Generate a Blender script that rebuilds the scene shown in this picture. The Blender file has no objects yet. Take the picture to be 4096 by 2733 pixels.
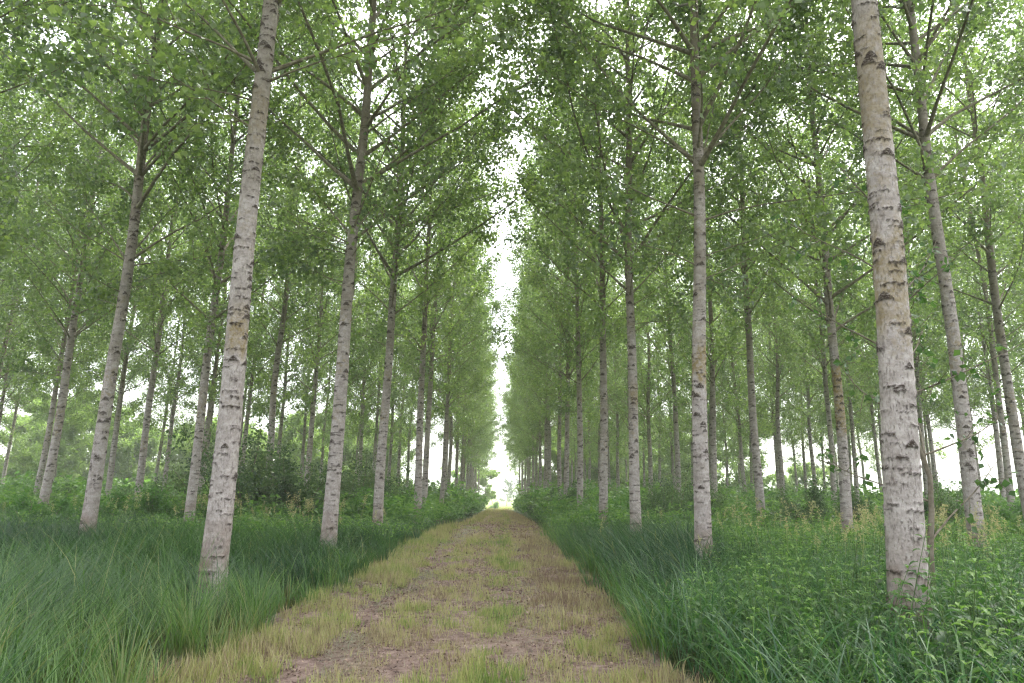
import bpy, math
import numpy as np
from mathutils import Matrix, Vector, Euler

# ------------------------------------------------------------------ camera, sky, sun, exposure
sc = bpy.context.scene
COL = sc.collection
RAD = math.radians
cam_d = bpy.data.cameras.new("camera")
cam_d.sensor_width = 36.0
cam_d.lens = 24.0
cam_d.clip_start = 0.05
cam_d.clip_end = 3000.0
cam = bpy.data.objects.new("camera", cam_d)
COL.objects.link(cam)
CAM_H = 1.5
cam.matrix_world = (Matrix.Translation((0, 0, CAM_H)) @ Matrix.Rotation(-RAD(0.93), 4, 'Z')
                    @ Matrix.Rotation(RAD(90 + 12.5), 4, 'X') @ Matrix.Rotation(RAD(0.7), 4, 'Z'))
sc.camera = cam

SUN_EL, SUN_ROT = 62.0, 35.0
world = bpy.data.worlds.new("World")
sc.world = world
world.use_nodes = True
wn = world.node_tree.nodes
wl = world.node_tree.links
bg = wn["Background"]
sky = wn.new("ShaderNodeTexSky")
sky.sky_type = 'NISHITA'
sky.sun_disc = False
sky.sun_elevation = RAD(SUN_EL)
sky.sun_rotation = RAD(SUN_ROT)
sky.dust_density = 4.0
sky.air_density = 1.0
hs = wn.new("ShaderNodeHueSaturation")
hs.inputs['Saturation'].default_value = 0.22
hs.inputs['Value'].default_value = 1.0
wl.new(sky.outputs[0], hs.inputs['Color'])
wl.new(hs.outputs[0], bg.inputs['Color'])
bg.inputs['Strength'].default_value = 0.15

sun_d = bpy.data.lights.new("sun", 'SUN')
sun_d.energy = 1.2
sun_d.angle = RAD(30)
sun_d.color = (1.0, 0.97, 0.92)
sun = bpy.data.objects.new("sun", sun_d)
COL.objects.link(sun)
sun.rotation_euler = Euler((RAD(90 - SUN_EL), 0, RAD(180 - SUN_ROT)), 'XYZ')

sc.view_settings.view_transform = 'Standard'
sc.view_settings.look = 'None'
sc.view_settings.gamma = 1.0
sc.view_settings.use_curve_mapping = False
sc.view_settings.exposure = 2.52
cy = sc.cycles
cy.max_bounces = 8
cy.diffuse_bounces = 5
cy.glossy_bounces = 2
cy.transmission_bounces = 5
cy.transparent_max_bounces = 4
cy.use_denoising = True
cy.denoising_prefilter = 'NONE'
cy.denoising_input_passes = 'RGB_ALBEDO_NORMAL'
cy.sample_clamp_indirect = 6.0
cy.use_adaptive_sampling = False
cy.filter_width = 1.3
cy.caustics_reflective = False
cy.caustics_refractive = False

# ------------------------------------------------------------------ materials
def new_mat(name):
    m = bpy.data.materials.new(name)
    m.use_nodes = True
    return m, m.node_tree.nodes, m.node_tree.links

def N(nodes, kind, **kw):
    n = nodes.new(kind)
    for k, v in kw.items():
        if k in n.inputs:
            n.inputs[k].default_value = v
        else:
            setattr(n, k, v)
    return n

def ramp(nodes, stops):
    r = nodes.new("ShaderNodeValToRGB")
    el = r.color_ramp.elements
    el[0].position, el[0].color = stops[0][0], (*stops[0][1], 1)
    el[1].position, el[1].color = stops[-1][0], (*stops[-1][1], 1)
    for p, c in stops[1:-1]:
        e = el.new(p)
        e.color = (*c, 1)
    return r

def mixc(nodes, links, fac, a, b, blend='MIX'):
    m = nodes.new("ShaderNodeMix")
    m.data_type = 'RGBA'
    m.blend_type = blend
    for sock, v in ((m.inputs[0], fac), (m.inputs[6], a), (m.inputs[7], b)):
        if hasattr(v, 'links'):
            links.new(v, sock)
        else:
            sock.default_value = v if isinstance(v, (int, float)) else (*v, 1)
    return m.outputs[2]

def math_n(nodes, links, op, a, b=None, c=None, clamp=False):
    m = nodes.new("ShaderNodeMath")
    m.operation = op
    m.use_clamp = clamp
    for i, v in enumerate((a, b, c)):
        if v is None:
            continue
        if hasattr(v, 'links'):
            links.new(v, m.inputs[i])
        else:
            m.inputs[i].default_value = v
    return m.outputs[0]

def maprange(nodes, links, v, a, b, c=0.0, d=1.0):
    m = nodes.new("ShaderNodeMapRange")
    links.new(v, m.inputs[0])
    for i, x in enumerate((a, b, c, d)):
        m.inputs[i + 1].default_value = x
    return m.outputs[0]

def leaf_mat(name, cols, trans, tf=0.45, rough=0.42, spec=0.5, base_tint=None, under=None):
    """cols: colour ramp over the per-leaf value; trans: colour of light coming through."""
    m, n, l = new_mat(name)
    p = n["Principled BSDF"]
    out = n["Material Output"]
    a = N(n, "ShaderNodeAttribute", attribute_name="rnd")
    r = ramp(n, [(i / (len(cols) - 1), c) for i, c in enumerate(cols)])
    l.new(a.outputs['Fac'], r.inputs[0])
    col = r.outputs[0]
    if base_tint is not None:
        t = N(n, "ShaderNodeAttribute", attribute_name="tip")
        f = maprange(n, l, t.outputs['Fac'], 0.0, base_tint[1], 1.0, 0.0)
        col = mixc(n, l, f, col, base_tint[0])
    if under is not None:                      # paler underside of the leaf
        ge = n.new("ShaderNodeNewGeometry")
        top = col
        un = mixc(n, l, 0.4, col, under)
        l.new(mixc(n, l, ge.outputs['Backfacing'], top, un), p.inputs['Base Color'])
    else:
        l.new(col, p.inputs['Base Color'])
    p.inputs['Roughness'].default_value = rough
    p.inputs['Specular IOR Level'].default_value = spec
    tr = n.new("ShaderNodeBsdfTranslucent")
    tc = mixc(n, l, 1.0, col, trans, 'MULTIPLY')
    l.new(tc, tr.inputs['Color'])
    mx = n.new("ShaderNodeMixShader")
    mx.inputs[0].default_value = tf
    l.new(p.outputs[0], mx.inputs[1])
    l.new(tr.outputs[0], mx.inputs[2])
    l.new(mx.outputs[0], out.inputs['Surface'])
    return m

M_LEAF = leaf_mat("poplar_leaf", [(0.056, 0.09, 0.038), (0.084, 0.13, 0.048), (0.12, 0.172, 0.06), (0.17, 0.225, 0.078)],
                  (2.3, 2.4, 1.4), 0.55, 0.3, 0.9, None, (0.17, 0.2, 0.145))
M_SAPLEAF = leaf_mat("sapling_leaf", [(0.035, 0.08, 0.02), (0.05, 0.11, 0.026), (0.08, 0.15, 0.035)], (1.6, 1.7, 1.1), 0.42, 0.4, 0.5)
M_BUSHLEAF = leaf_mat("bush_leaf", [(0.035, 0.068, 0.03), (0.06, 0.104, 0.04), (0.092, 0.145, 0.052), (0.13, 0.18, 0.068)], (1.4, 1.6, 1.0), 0.35, 0.45, 0.4)
M_BRAMBLE = leaf_mat("bramble_leaf", [(0.04, 0.10, 0.025), (0.06, 0.14, 0.03), (0.085, 0.18, 0.04), (0.11, 0.2, 0.045)], (1.5, 1.7, 1.0), 0.42, 0.5, 0.4)
M_HERB = leaf_mat("herb_leaf", [(0.034, 0.08, 0.027), (0.054, 0.118, 0.033), (0.084, 0.168, 0.04), (0.15, 0.25, 0.055)], (1.5, 1.7, 1.0), 0.42, 0.42, 0.5)
M_SEDGE = leaf_mat("sedge_blade", [(0.022, 0.058, 0.03), (0.036, 0.088, 0.032), (0.058, 0.128, 0.033), (0.105, 0.195, 0.042), (0.2, 0.215, 0.085)],
                   (1.5, 1.6, 1.0), 0.38, 0.42, 0.5, ((0.15, 0.135, 0.05), 0.28))
M_BROADBLADE = leaf_mat("reed_blade", [(0.03, 0.085, 0.036), (0.045, 0.118, 0.036), (0.085, 0.175, 0.04)], (1.4, 1.6, 1.0), 0.38, 0.38, 0.6)
M_STUBBLE = leaf_mat("stubble_blade", [(0.2, 0.145, 0.1), (0.38, 0.33, 0.195), (0.35, 0.35, 0.14), (0.23, 0.28, 0.08), (0.12, 0.2, 0.045)],
                     (1.3, 1.3, 1.0), 0.3, 0.6, 0.3, ((0.2, 0.15, 0.09), 0.3))
M_HAY = leaf_mat("cut_grass", [(0.12, 0.15, 0.10), (0.18, 0.2, 0.13), (0.27, 0.26, 0.16), (0.38, 0.33, 0.22)], (1.2, 1.2, 1.0), 0.25, 0.6, 0.3)
M_SEED = leaf_mat("seed_head", [(0.34, 0.31, 0.15), (0.42, 0.39, 0.22), (0.34, 0.37, 0.17)], (1.3, 1.3, 1.0), 0.4, 0.7, 0.2)
M_YOUNG = leaf_mat("young_tree_leaf", [(0.13, 0.2, 0.05), (0.17, 0.25, 0.065), (0.22, 0.3, 0.085)], (1.6, 1.7, 1.1), 0.45, 0.5, 0.4)
M_GREYLEAF = leaf_mat("grey_willow_leaf", [(0.08, 0.12, 0.075), (0.11, 0.16, 0.1)], (1.3, 1.4, 1.1), 0.35, 0.5, 0.4)

def bark_mat():
    m, n, l = new_mat("poplar_bark")
    p = n["Principled BSDF"]
    tc = n.new("ShaderNodeTexCoord")
    obi = n.new("ShaderNodeObjectInfo")
    off = n.new("ShaderNodeVectorMath"); off.operation = 'MULTIPLY_ADD'
    cmb = n.new("ShaderNodeCombineXYZ")
    l.new(obi.outputs['Random'], cmb.inputs[2])
    l.new(cmb.outputs[0], off.inputs[0]); off.inputs[1].default_value = (0, 0, 37.0)
    l.new(tc.outputs['Object'], off.inputs[2])
    P = off.outputs[0]
    def noise(scale, detail=4, rough=0.6, vec=(1, 1, 1)):
        mp = N(n, "ShaderNodeMapping")
        mp.inputs['Scale'].default_value = vec
        l.new(P, mp.inputs[0])
        t = N(n, "ShaderNodeTexNoise")
        t.inputs['Scale'].default_value = scale
        t.inputs['Detail'].default_value = detail
        t.inputs['Roughness'].default_value = rough
        l.new(mp.outputs[0], t.inputs[0])
        return t.outputs['Fac']
    sep = n.new("ShaderNodeSeparateXYZ")
    l.new(tc.outputs['Object'], sep.inputs[0])
    z = sep.outputs[2]
    base = ramp(n, [(0.3, (0.26, 0.225, 0.205)), (0.5, (0.39, 0.348, 0.325)), (0.7, (0.53, 0.48, 0.455))])
    l.new(noise(6, 6, 0.7, (1, 1, 1.6)), base.inputs[0])
    col = base.outputs[0]
    # rough flaky patches of paler and darker skin
    fl = maprange(n, l, noise(28, 4, 0.7, (1, 1, 0.8)), 0.5, 0.68)
    col = mixc(n, l, math_n(n, l, 'MULTIPLY', fl, 0.55), col, (0.17, 0.14, 0.12))
    # vertical fissures, strongest near the foot
    fis = maprange(n, l, noise(55, 3, 0.6, (1, 1, 0.3)), 0.58, 0.66)
    fz = maprange(n, l, z, 0.0, 5.0, 0.6, 0.12)
    col = mixc(n, l, math_n(n, l, 'MULTIPLY', fis, fz), col, (0.17, 0.125, 0.10))
    # brown olive skin of the upper stem
    up = math_n(n, l, 'ADD', maprange(n, l, z, 2.8, 10.5), math_n(n, l, 'MULTIPLY', math_n(n, l, 'SUBTRACT', noise(1.1, 3), 0.5), 1.6))
    up = maprange(n, l, up, 0.15, 0.95, 0.0, 0.92)
    up = math_n(n, l, 'MULTIPLY', up, maprange(n, l, obi.outputs['Random'], 0.0, 1.0, 0.65, 1.0))
    col = mixc(n, l, up, col, (0.155, 0.128, 0.078))
    # mustard lichen
    li = maprange(n, l, noise(9, 5, 0.75), 0.5, 0.6)
    lz = maprange(n, l, noise(0.7, 2, 0.5, (0.6, 0.6, 1)), 0.47, 0.57)
    lh = math_n(n, l, 'MULTIPLY', maprange(n, l, z, 2.2, 3.2), maprange(n, l, z, 7.5, 6.0))
    lf = math_n(n, l, 'MULTIPLY', math_n(n, l, 'MULTIPLY', li, lz), lh)
    la = N(n, "ShaderNodeAttribute", attribute_name="lichen")
    ring = math_n(n, l, 'MULTIPLY', la.outputs['Fac'], maprange(n, l, noise(13, 5, 0.75), 0.36, 0.58))
    lf = math_n(n, l, 'MAXIMUM', math_n(n, l, 'MULTIPLY', lf, 0.6), ring)
    col = mixc(n, l, math_n(n, l, 'MULTIPLY', lf, 0.85), col, (0.23, 0.165, 0.04))
    # brown stained foot
    ft = math_n(n, l, 'MULTIPLY', maprange(n, l, z, 1.25, 0.55), maprange(n, l, noise(4, 3), 0.3, 0.6))
    col = mixc(n, l, math_n(n, l, 'MULTIPLY', ft, 0.75), col, (0.17, 0.11, 0.075))
    # eyebrow scars and lenticel bands come from the mesh
    at = N(n, "ShaderNodeAttribute", attribute_name="scar")
    brk = maprange(n, l, noise(42, 3, 0.6, (1, 1, 1.6)), 0.38, 0.54)
    sf = math_n(n, l, 'MULTIPLY', at.outputs['Fac'], math_n(n, l, 'ADD', math_n(n, l, 'MULTIPLY', brk, 0.6), 0.42), clamp=True)
    col = mixc(n, l, sf, col, (0.05, 0.036, 0.027))
    l.new(col, p.inputs['Base Color'])
    p.inputs['Roughness'].default_value = 0.85
    p.inputs['Specular IOR Level'].default_value = 0.2
    b = n.new("ShaderNodeBump")
    b.inputs['Strength'].default_value = 0.9
    b.inputs['Distance'].default_value = 0.02
    h = math_n(n, l, 'ADD', noise(30, 5, 0.7, (1, 1, 0.6)), math_n(n, l, 'MULTIPLY', fis, -0.6))
    h = math_n(n, l, 'ADD', h, math_n(n, l, 'MULTIPLY', sf, 0.5))
    l.new(h, b.inputs['Height'])
    l.new(b.outputs[0], p.inputs['Normal'])
    return m
M_BARK = bark_mat()

def wood_mat(name, c1, c2):
    m, n, l = new_mat(name)
    p = n["Principled BSDF"]
    tc = n.new("ShaderNodeTexCoord")
    t = N(n, "ShaderNodeTexNoise"); t.inputs['Scale'].default_value = 14; t.inputs['Detail'].default_value = 4
    l.new(tc.outputs['Object'], t.inputs[0])
    r = ramp(n, [(0.35, c1), (0.65, c2)])
    l.new(t.outputs['Fac'], r.inputs[0])
    l.new(r.outputs[0], p.inputs['Base Color'])
    p.inputs['Roughness'].default_value = 0.85
    p.inputs['Specular IOR Level'].default_value = 0.2
    b = n.new("ShaderNodeBump"); b.inputs['Strength'].default_value = 0.5; b.inputs['Distance'].default_value = 0.01
    l.new(t.outputs['Fac'], b.inputs['Height']); l.new(b.outputs[0], p.inputs['Normal'])
    return m
M_LIMB = wood_mat("limb_bark", (0.11, 0.095, 0.06), (0.22, 0.2, 0.14))
M_TWIG = wood_mat("twig_bark", (0.12, 0.10, 0.055), (0.18, 0.16, 0.09))
M_STEM = wood_mat("grey_stem", (0.12, 0.10, 0.07), (0.21, 0.18, 0.14))
M_GREENSTEM = wood_mat("green_stem", (0.06, 0.11, 0.03), (0.10, 0.16, 0.05))

def soil_mat():
    m, n, l = new_mat("path_soil")
    p = n["Principled BSDF"]
    tc = n.new("ShaderNodeTexCoord")
    def noise(scale, detail=5, rough=0.65):
        t = N(n, "ShaderNodeTexNoise")
        t.inputs['Scale'].default_value = scale; t.inputs['Detail'].default_value = detail; t.inputs['Roughness'].default_value = rough
        l.new(tc.outputs['Object'], t.inputs[0]); return t.outputs['Fac']
    r = ramp(n, [(0.34, (0.05, 0.032, 0.027)), (0.45, (0.16, 0.108, 0.092)), (0.57, (0.27, 0.195, 0.168)), (0.72, (0.38, 0.295, 0.25))])
    l.new(noise(9, 7, 0.75), r.inputs[0])
    col = r.outputs[0]
    thatch = maprange(n, l, noise(1.3, 4), 0.52, 0.7)
    col = mixc(n, l, math_n(n, l, 'MULTIPLY', thatch, 0.5), col, (0.27, 0.23, 0.13))
    bits = maprange(n, l, noise(60, 3), 0.6, 0.7)
    col = mixc(n, l, math_n(n, l, 'MULTIPLY', bits, 0.7), col, (0.40, 0.33, 0.24))
    l.new(col, p.inputs['Base Color'])
    p.inputs['Roughness'].default_value = 0.95
    p.inputs['Specular IOR Level'].default_value = 0.15
    b = n.new("ShaderNodeBump"); b.inputs['Strength'].default_value = 1.0; b.inputs['Distance'].default_value = 0.03
    l.new(noise(25, 6, 0.75), b.inputs['Height']); l.new(b.outputs[0], p.inputs['Normal'])
    return m

def ground_mat():
    m, n, l = new_mat("forest_floor")
    p = n["Principled BSDF"]
    tc = n.new("ShaderNodeTexCoord")
    def noise(scale, detail=5, rough=0.65):
        t = N(n, "ShaderNodeTexNoise")
        t.inputs['Scale'].default_value = scale; t.inputs['Detail'].default_value = detail; t.inputs['Roughness'].default_value = rough
        l.new(tc.outputs['Object'], t.inputs[0]); return t.outputs['Fac']
    r = ramp(n, [(0.35, (0.028, 0.035, 0.016)), (0.55, (0.05, 0.07, 0.025)), (0.7, (0.08, 0.10, 0.035))])
    l.new(noise(6, 6, 0.7), r.inputs[0])
    # open meadow beyond the plantation
    sep = n.new("ShaderNodeSeparateXYZ"); l.new(tc.outputs['Object'], sep.inputs[0])
    rm = ramp(n, [(0.35, (0.13, 0.19, 0.05)), (0.55, (0.2, 0.24, 0.075)), (0.7, (0.28, 0.28, 0.11))])
    l.new(noise(0.6, 6, 0.7), rm.inputs[0])
    f = maprange(n, l, sep.outputs[1], 132.0, 140.0)
    col = mixc(n, l, f, r.outputs[0], rm.outputs[0])
    l.new(col, p.inputs['Base Color'])
    p.inputs['Roughness'].default_value = 0.95
    p.inputs['Specular IOR Level'].default_value = 0.1
    b = n.new("ShaderNodeBump"); b.inputs['Strength'].default_value = 0.8; b.inputs['Distance'].default_value = 0.06
    l.new(noise(12, 6, 0.7), b.inputs['Height']); l.new(b.outputs[0], p.inputs['Normal'])
    return m
M_SOIL = soil_mat()
M_GROUND = ground_mat()

# ------------------------------------------------------------------ mesh helpers
class MB:
    """collects quads with per-vertex attributes and makes ONE mesh"""
    def __init__(self):
        self.v, self.f, self.m, self.s, self.a, self.n = [], [], [], [], {}, 0
    def add(self, v, f, mat=0, smooth=False, **attr):
        v = np.asarray(v, dtype=np.float32).reshape(-1, 3)
        f = np.asarray(f, dtype=np.int32).reshape(-1, 4)
        for k, x in attr.items():
            x = np.broadcast_to(np.asarray(x, dtype=np.float32), (len(v),))
            self.a.setdefault(k, []).append((self.n, x))
        self.v.append(v); self.f.append(f + self.n)
        self.m.append(np.full(len(f), mat, np.int32)); self.s.append(np.full(len(f), smooth, bool))
        self.n += len(v)
    def arrays(self):
        V = np.concatenate(self.v); F = np.concatenate(self.f)
        A = {}
        for k, lst in self.a.items():
            arr = np.zeros(len(V), np.float32)
            for o, x in lst:
                arr[o:o + len(x)] = x
            A[k] = arr
        return V, F, np.concatenate(self.m), np.concatenate(self.s), A
    def mesh(self, name, mats):
        V, F, Mi, S, A = self.arrays()
        me = bpy.data.meshes.new(name)
        me.vertices.add(len(V)); me.vertices.foreach_set("co", V.ravel())
        me.loops.add(F.size); me.loops.foreach_set("vertex_index", F.ravel())
        me.polygons.add(len(F)); me.polygons.foreach_set("loop_start", np.arange(0, F.size, 4, dtype=np.int32))
        for mt in mats:
            me.materials.append(mt)
        me.polygons.foreach_set("material_index", Mi)
        me.polygons.foreach_set("use_smooth", S)
        for k, x in A.items():
            at = me.attributes.new(k, 'FLOAT', 'POINT')
            at.data.foreach_set("value", x)
        me.update(calc_edges=True)
        return me

def link(name, me, parent=None):
    o = bpy.data.objects.new(name, me)
    COL.objects.link(o)
    if parent is not None:
        o.parent = parent
    return o

def tag(o, label=None, cat=None, group=None, kind=None):
    if label: o["label"] = label
    if cat: o["category"] = cat
    if group: o["group"] = group
    if kind: o["kind"] = kind
    return o

def unit(a):
    return a / np.maximum(np.linalg.norm(a, axis=-1, keepdims=True), 1e-9)

def tube(mb, pts, rad, seg=6, mat=0, smooth=True, **attr):
    pts = np.asarray(pts, float); rad = np.broadcast_to(np.asarray(rad, float), (len(pts),))
    d = unit(np.gradient(pts, axis=0))
    ref = np.array([0.31, 0.87, 0.11]) if abs(d[0][2]) > 0.7 else np.array([0, 0, 1.0])
    u = unit(np.cross(d, ref)); w = np.cross(d, u)
    th = np.linspace(0, 2 * np.pi, seg, endpoint=False)
    V = (pts[:, None, :] + rad[:, None, None] * (np.cos(th)[None, :, None] * u[:, None, :] + np.sin(th)[None, :, None] * w[:, None, :]))
    n = len(pts)
    i = np.arange(n - 1)[:, None] * seg; j = np.arange(seg)[None, :]; j2 = (j + 1) % seg
    F = np.stack([i + j, i + j2, i + seg + j2, i + seg + j], -1).reshape(-1, 4)
    mb.add(V.reshape(-1, 3), F, mat, smooth, **attr)

def leaves(mb, rng, pos, size, mat=0, droop=0.5, aspect=0.85, widest=0.38, rnd=None, flat=0.0):
    """one folded leaf quad at each position; size may be an array"""
    k = len(pos)
    if k == 0: return
    d = rng.normal(size=(k, 3)); d = unit(d); d[:, 2] = d[:, 2] * (1 - flat) - droop; d = unit(d)
    up = rng.normal(size=(k, 3)); up[:, 2] += 2.5 * flat
    s = unit(np.cross(d, up)); nrm = np.cross(s, d)
    L = np.broadcast_to(np.asarray(size, float), (k,)) * rng.uniform(0.6, 1.35, k)
    W = L * aspect * rng.uniform(0.85, 1.1, k) * 0.5
    fold = rng.uniform(-0.25, 0.35, k) * W
    base = pos
    mid = base + d * (L * widest)[:, None]
    V = np.stack([base, mid - s * W[:, None] + nrm * fold[:, None], base + d * L[:, None] - nrm * (0.15 * L)[:, None],
                  mid + s * W[:, None] + nrm * fold[:, None]], 1)
    r = rng.uniform(0, 1, k) if rnd is None else np.clip(rnd, 0, 1)
    mb.add(V.reshape(-1, 3), np.arange(4 * k).reshape(-1, 4), mat, False, rnd=np.repeat(r, 4), tip=1.0)

def blades(mb, rng, root, length, width, az, lean0, lean1, seg=4, mat=0, rnd=None, tipmul=1.0):
    """curved grass blades: lean angle from the vertical runs lean0 -> lean1 along the blade"""
    k = len(root)
    if k == 0: return
    length = np.broadcast_to(length, (k,)); width = np.broadcast_to(width, (k,))
    az = np.broadcast_to(az, (k,)); lean0 = np.broadcast_to(lean0, (k,)); lean1 = np.broadcast_to(lean1, (k,))
    p = root.astype(float).copy()
    wob = rng.normal(0, 0.25, k)
    side0 = np.stack([-np.sin(az + rng.normal(0, .9, k)), np.cos(az + rng.normal(0, .9, k)), np.zeros(k)], 1)
    side0 = unit(side0)
    rows = []
    t = np.linspace(0, 1, seg + 1)
    for i, ti in enumerate(t):
        w = width * (0.75 + 0.5 * ti - 1.25 * ti ** 2.2) * 0.5
        w = np.maximum(w, width * 0.04)
        rows.append(np.stack([p - side0 * w[:, None], p + side0 * w[:, None]], 1))
        if i < seg:
            le = lean0 + (lean1 - lean0) * ((ti + 0.5 / seg) ** 1.4)
            a2 = az + wob * ti
            st = length / seg
            p = p + np.stack([np.sin(le) * np.cos(a2), np.sin(le) * np.sin(a2), np.cos(le)], 1) * st[:, None]
    V = np.stack(rows, 1)                                   # k, seg+1, 2, 3
    nb = 2 * (seg + 1)
    q = []
    for i in range(seg):
        q.append([2 * i, 2 * i + 1, 2 * i + 3, 2 * i + 2])
    F = (np.arange(k)[:, None, None] * nb + np.array(q)[None]).reshape(-1, 4)
    r = rng.uniform(0, 1, k) if rnd is None else np.clip(rnd, 0, 1)
    mb.add(V.reshape(-1, 3), F, mat, True, rnd=np.repeat(r, nb), tip=np.tile(np.repeat(t * tipmul, 2), k))

def scatter(mb, rng, temps, pos, rot, scale, tilt=0.12, drnd=0.15, matmap=None):
    """copies template arrays (V,F,Mi,S,A) to every position, all into mb"""
    which = rng.randint(0, len(temps), len(pos))
    for ti, (V, F, Mi, S, A) in enumerate(temps):
        ix = np.where(which == ti)[0]
        if len(ix) == 0: continue
        k = len(ix)
        c, s = np.cos(rot[ix]), np.sin(rot[ix])
        X = V[None, :, 0] * c[:, None] - V[None, :, 1] * s[:, None]
        Y = V[None, :, 0] * s[:, None] + V[None, :, 1] * c[:, None]
        Z = np.broadcast_to(V[None, :, 2], X.shape)
        sc_ = scale[ix][:, None]
        tx, ty = rng.normal(0, tilt, k)[:, None], rng.normal(0, tilt, k)[:, None]
        W = np.stack([(X + tx * Z) * sc_, (Y + ty * Z) * sc_, Z * sc_], -1) + pos[ix][:, None, :]
        FF = (F[None] + (np.arange(k) * len(V))[:, None, None]).reshape(-1, 4)
        at = {kk: np.clip(np.tile(a, k) + (np.repeat(rng.normal(0, drnd, k), len(V)) if kk == 'rnd' else 0), 0, 1) for kk, a in A.items()}
        b = mb.n
        mb.add(W.reshape(-1, 3), FF, 0, False, **at)
        mb.m[-1] = np.tile(Mi, k); mb.s[-1] = np.tile(S, k)

# smooth value noise on the ground plane
def vnoise(x, y, scale, seed):
    x = np.asarray(x) * scale + 1000; y = np.asarray(y) * scale + 1000
    xi, yi = np.floor(x).astype(np.int64), np.floor(y).astype(np.int64)
    fx, fy = x - xi, y - yi
    fx = fx * fx * (3 - 2 * fx); fy = fy * fy * (3 - 2 * fy)
    def h(a, b):
        n = (a * 374761393 + b * 668265263 + seed * 974711) & 0x7fffffff
        n = ((n ^ (n >> 13)) * 1274126177) & 0x7fffffff
        return ((n ^ (n >> 16)) & 0xffff) / 65535.0
    return (h(xi, yi) * (1 - fx) + h(xi + 1, yi) * fx) * (1 - fy) + (h(xi, yi + 1) * (1 - fx) + h(xi + 1, yi + 1) * fx) * fy

# ------------------------------------------------------------------ ground and path
def gz(y):
    """height of the ground: level to about 30 m, then falling gently to the far meadow"""
    y = np.asarray(y, float)
    t = np.clip(y - 27, 0, None)
    return -0.0165 * (np.sqrt(t * t + 36) - 6) * (y > 27) * np.clip(400 / np.maximum(t + 260, 1), 0, 1)
PATH_L, PATH_R = -2.42, 1.5
def path_edges(y):
    y = np.asarray(y, float)
    l = PATH_L + 0.07 * np.sin(y * 0.55) + 0.07 * np.sin(y * 1.7 + 1) + 0.05 * np.sin(y * 4.1)
    r = PATH_R + 0.07 * np.sin(y * 0.43 + 2) + 0.07 * np.sin(y * 1.5) + 0.05 * np.sin(y * 3.7) + 0.25 * np.clip((y - 10) / 20, 0, 1)
    k = np.clip((y - 30) / 10, 0, 1)
    return l + 0.75 * k, r + 0.1 * k

mb = MB()
gy = np.concatenate([[-300], np.arange(-20, 200, 2.0), np.arange(200, 420, 20.0), [1500]])
gx = np.array([-900, -300, -120, -60, -30, 0, 30, 60, 120, 300, 900.0])
GX, GY = np.meshgrid(gx, gy)
i = np.arange(len(gy) - 1)[:, None] * len(gx); j = np.arange(len(gx) - 1)[None]
mb.add(np.stack([GX, GY, gz(GY)], -1).reshape(-1, 3), np.stack([i + j, i + j + 1, i + j + 1 + len(gx), i + j + len(gx)], -1).reshape(-1, 4), 0, True)
tag(link("ground", mb.mesh("ground", [M_GROUND])), kind="structure")

ys = np.concatenate([np.arange(-4, 16, 0.06), np.arange(16, 142, 0.5)])
xs = np.linspace(0, 1, 80)
l_, r_ = path_edges(ys)
X = (l_ - 0.25)[:, None] + (r_ - l_ + 0.5)[:, None] * xs[None]
Y = np.repeat(ys[:, None], 80, 1)
Z = 0.012 + 0.035 * vnoise(X, Y, 1.2, 3) + 0.02 * vnoise(X, Y, 5, 4) + 0.012 * vnoise(X, Y, 14, 5)
edge = np.minimum(xs, 1 - xs)[None] * 22
Z = np.where(edge < 1, Z * edge - 0.02 * (1 - edge), Z) + gz(Y)
i = np.arange(len(ys) - 1)[:, None] * 80; j = np.arange(79)[None]
mb = MB(); mb.add(np.stack([X, Y, Z], -1).reshape(-1, 3), np.stack([i + j, i + j + 1, i + 81 + j, i + 80 + j], -1).reshape(-1, 4), 0, True)
tag(link("path", mb.mesh("path", [M_SOIL])), kind="structure")

# ------------------------------------------------------------------ poplars
TREE_H = 27.0
def trunk_radius(z, scale=1.0):
    r = 0.172 - 0.0061 * z
    r = r + 0.05 * np.exp(-z / 0.28) + 0.012 * np.exp(-z / 1.5)
    return np.maximum(r, 0.006) * scale

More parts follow.
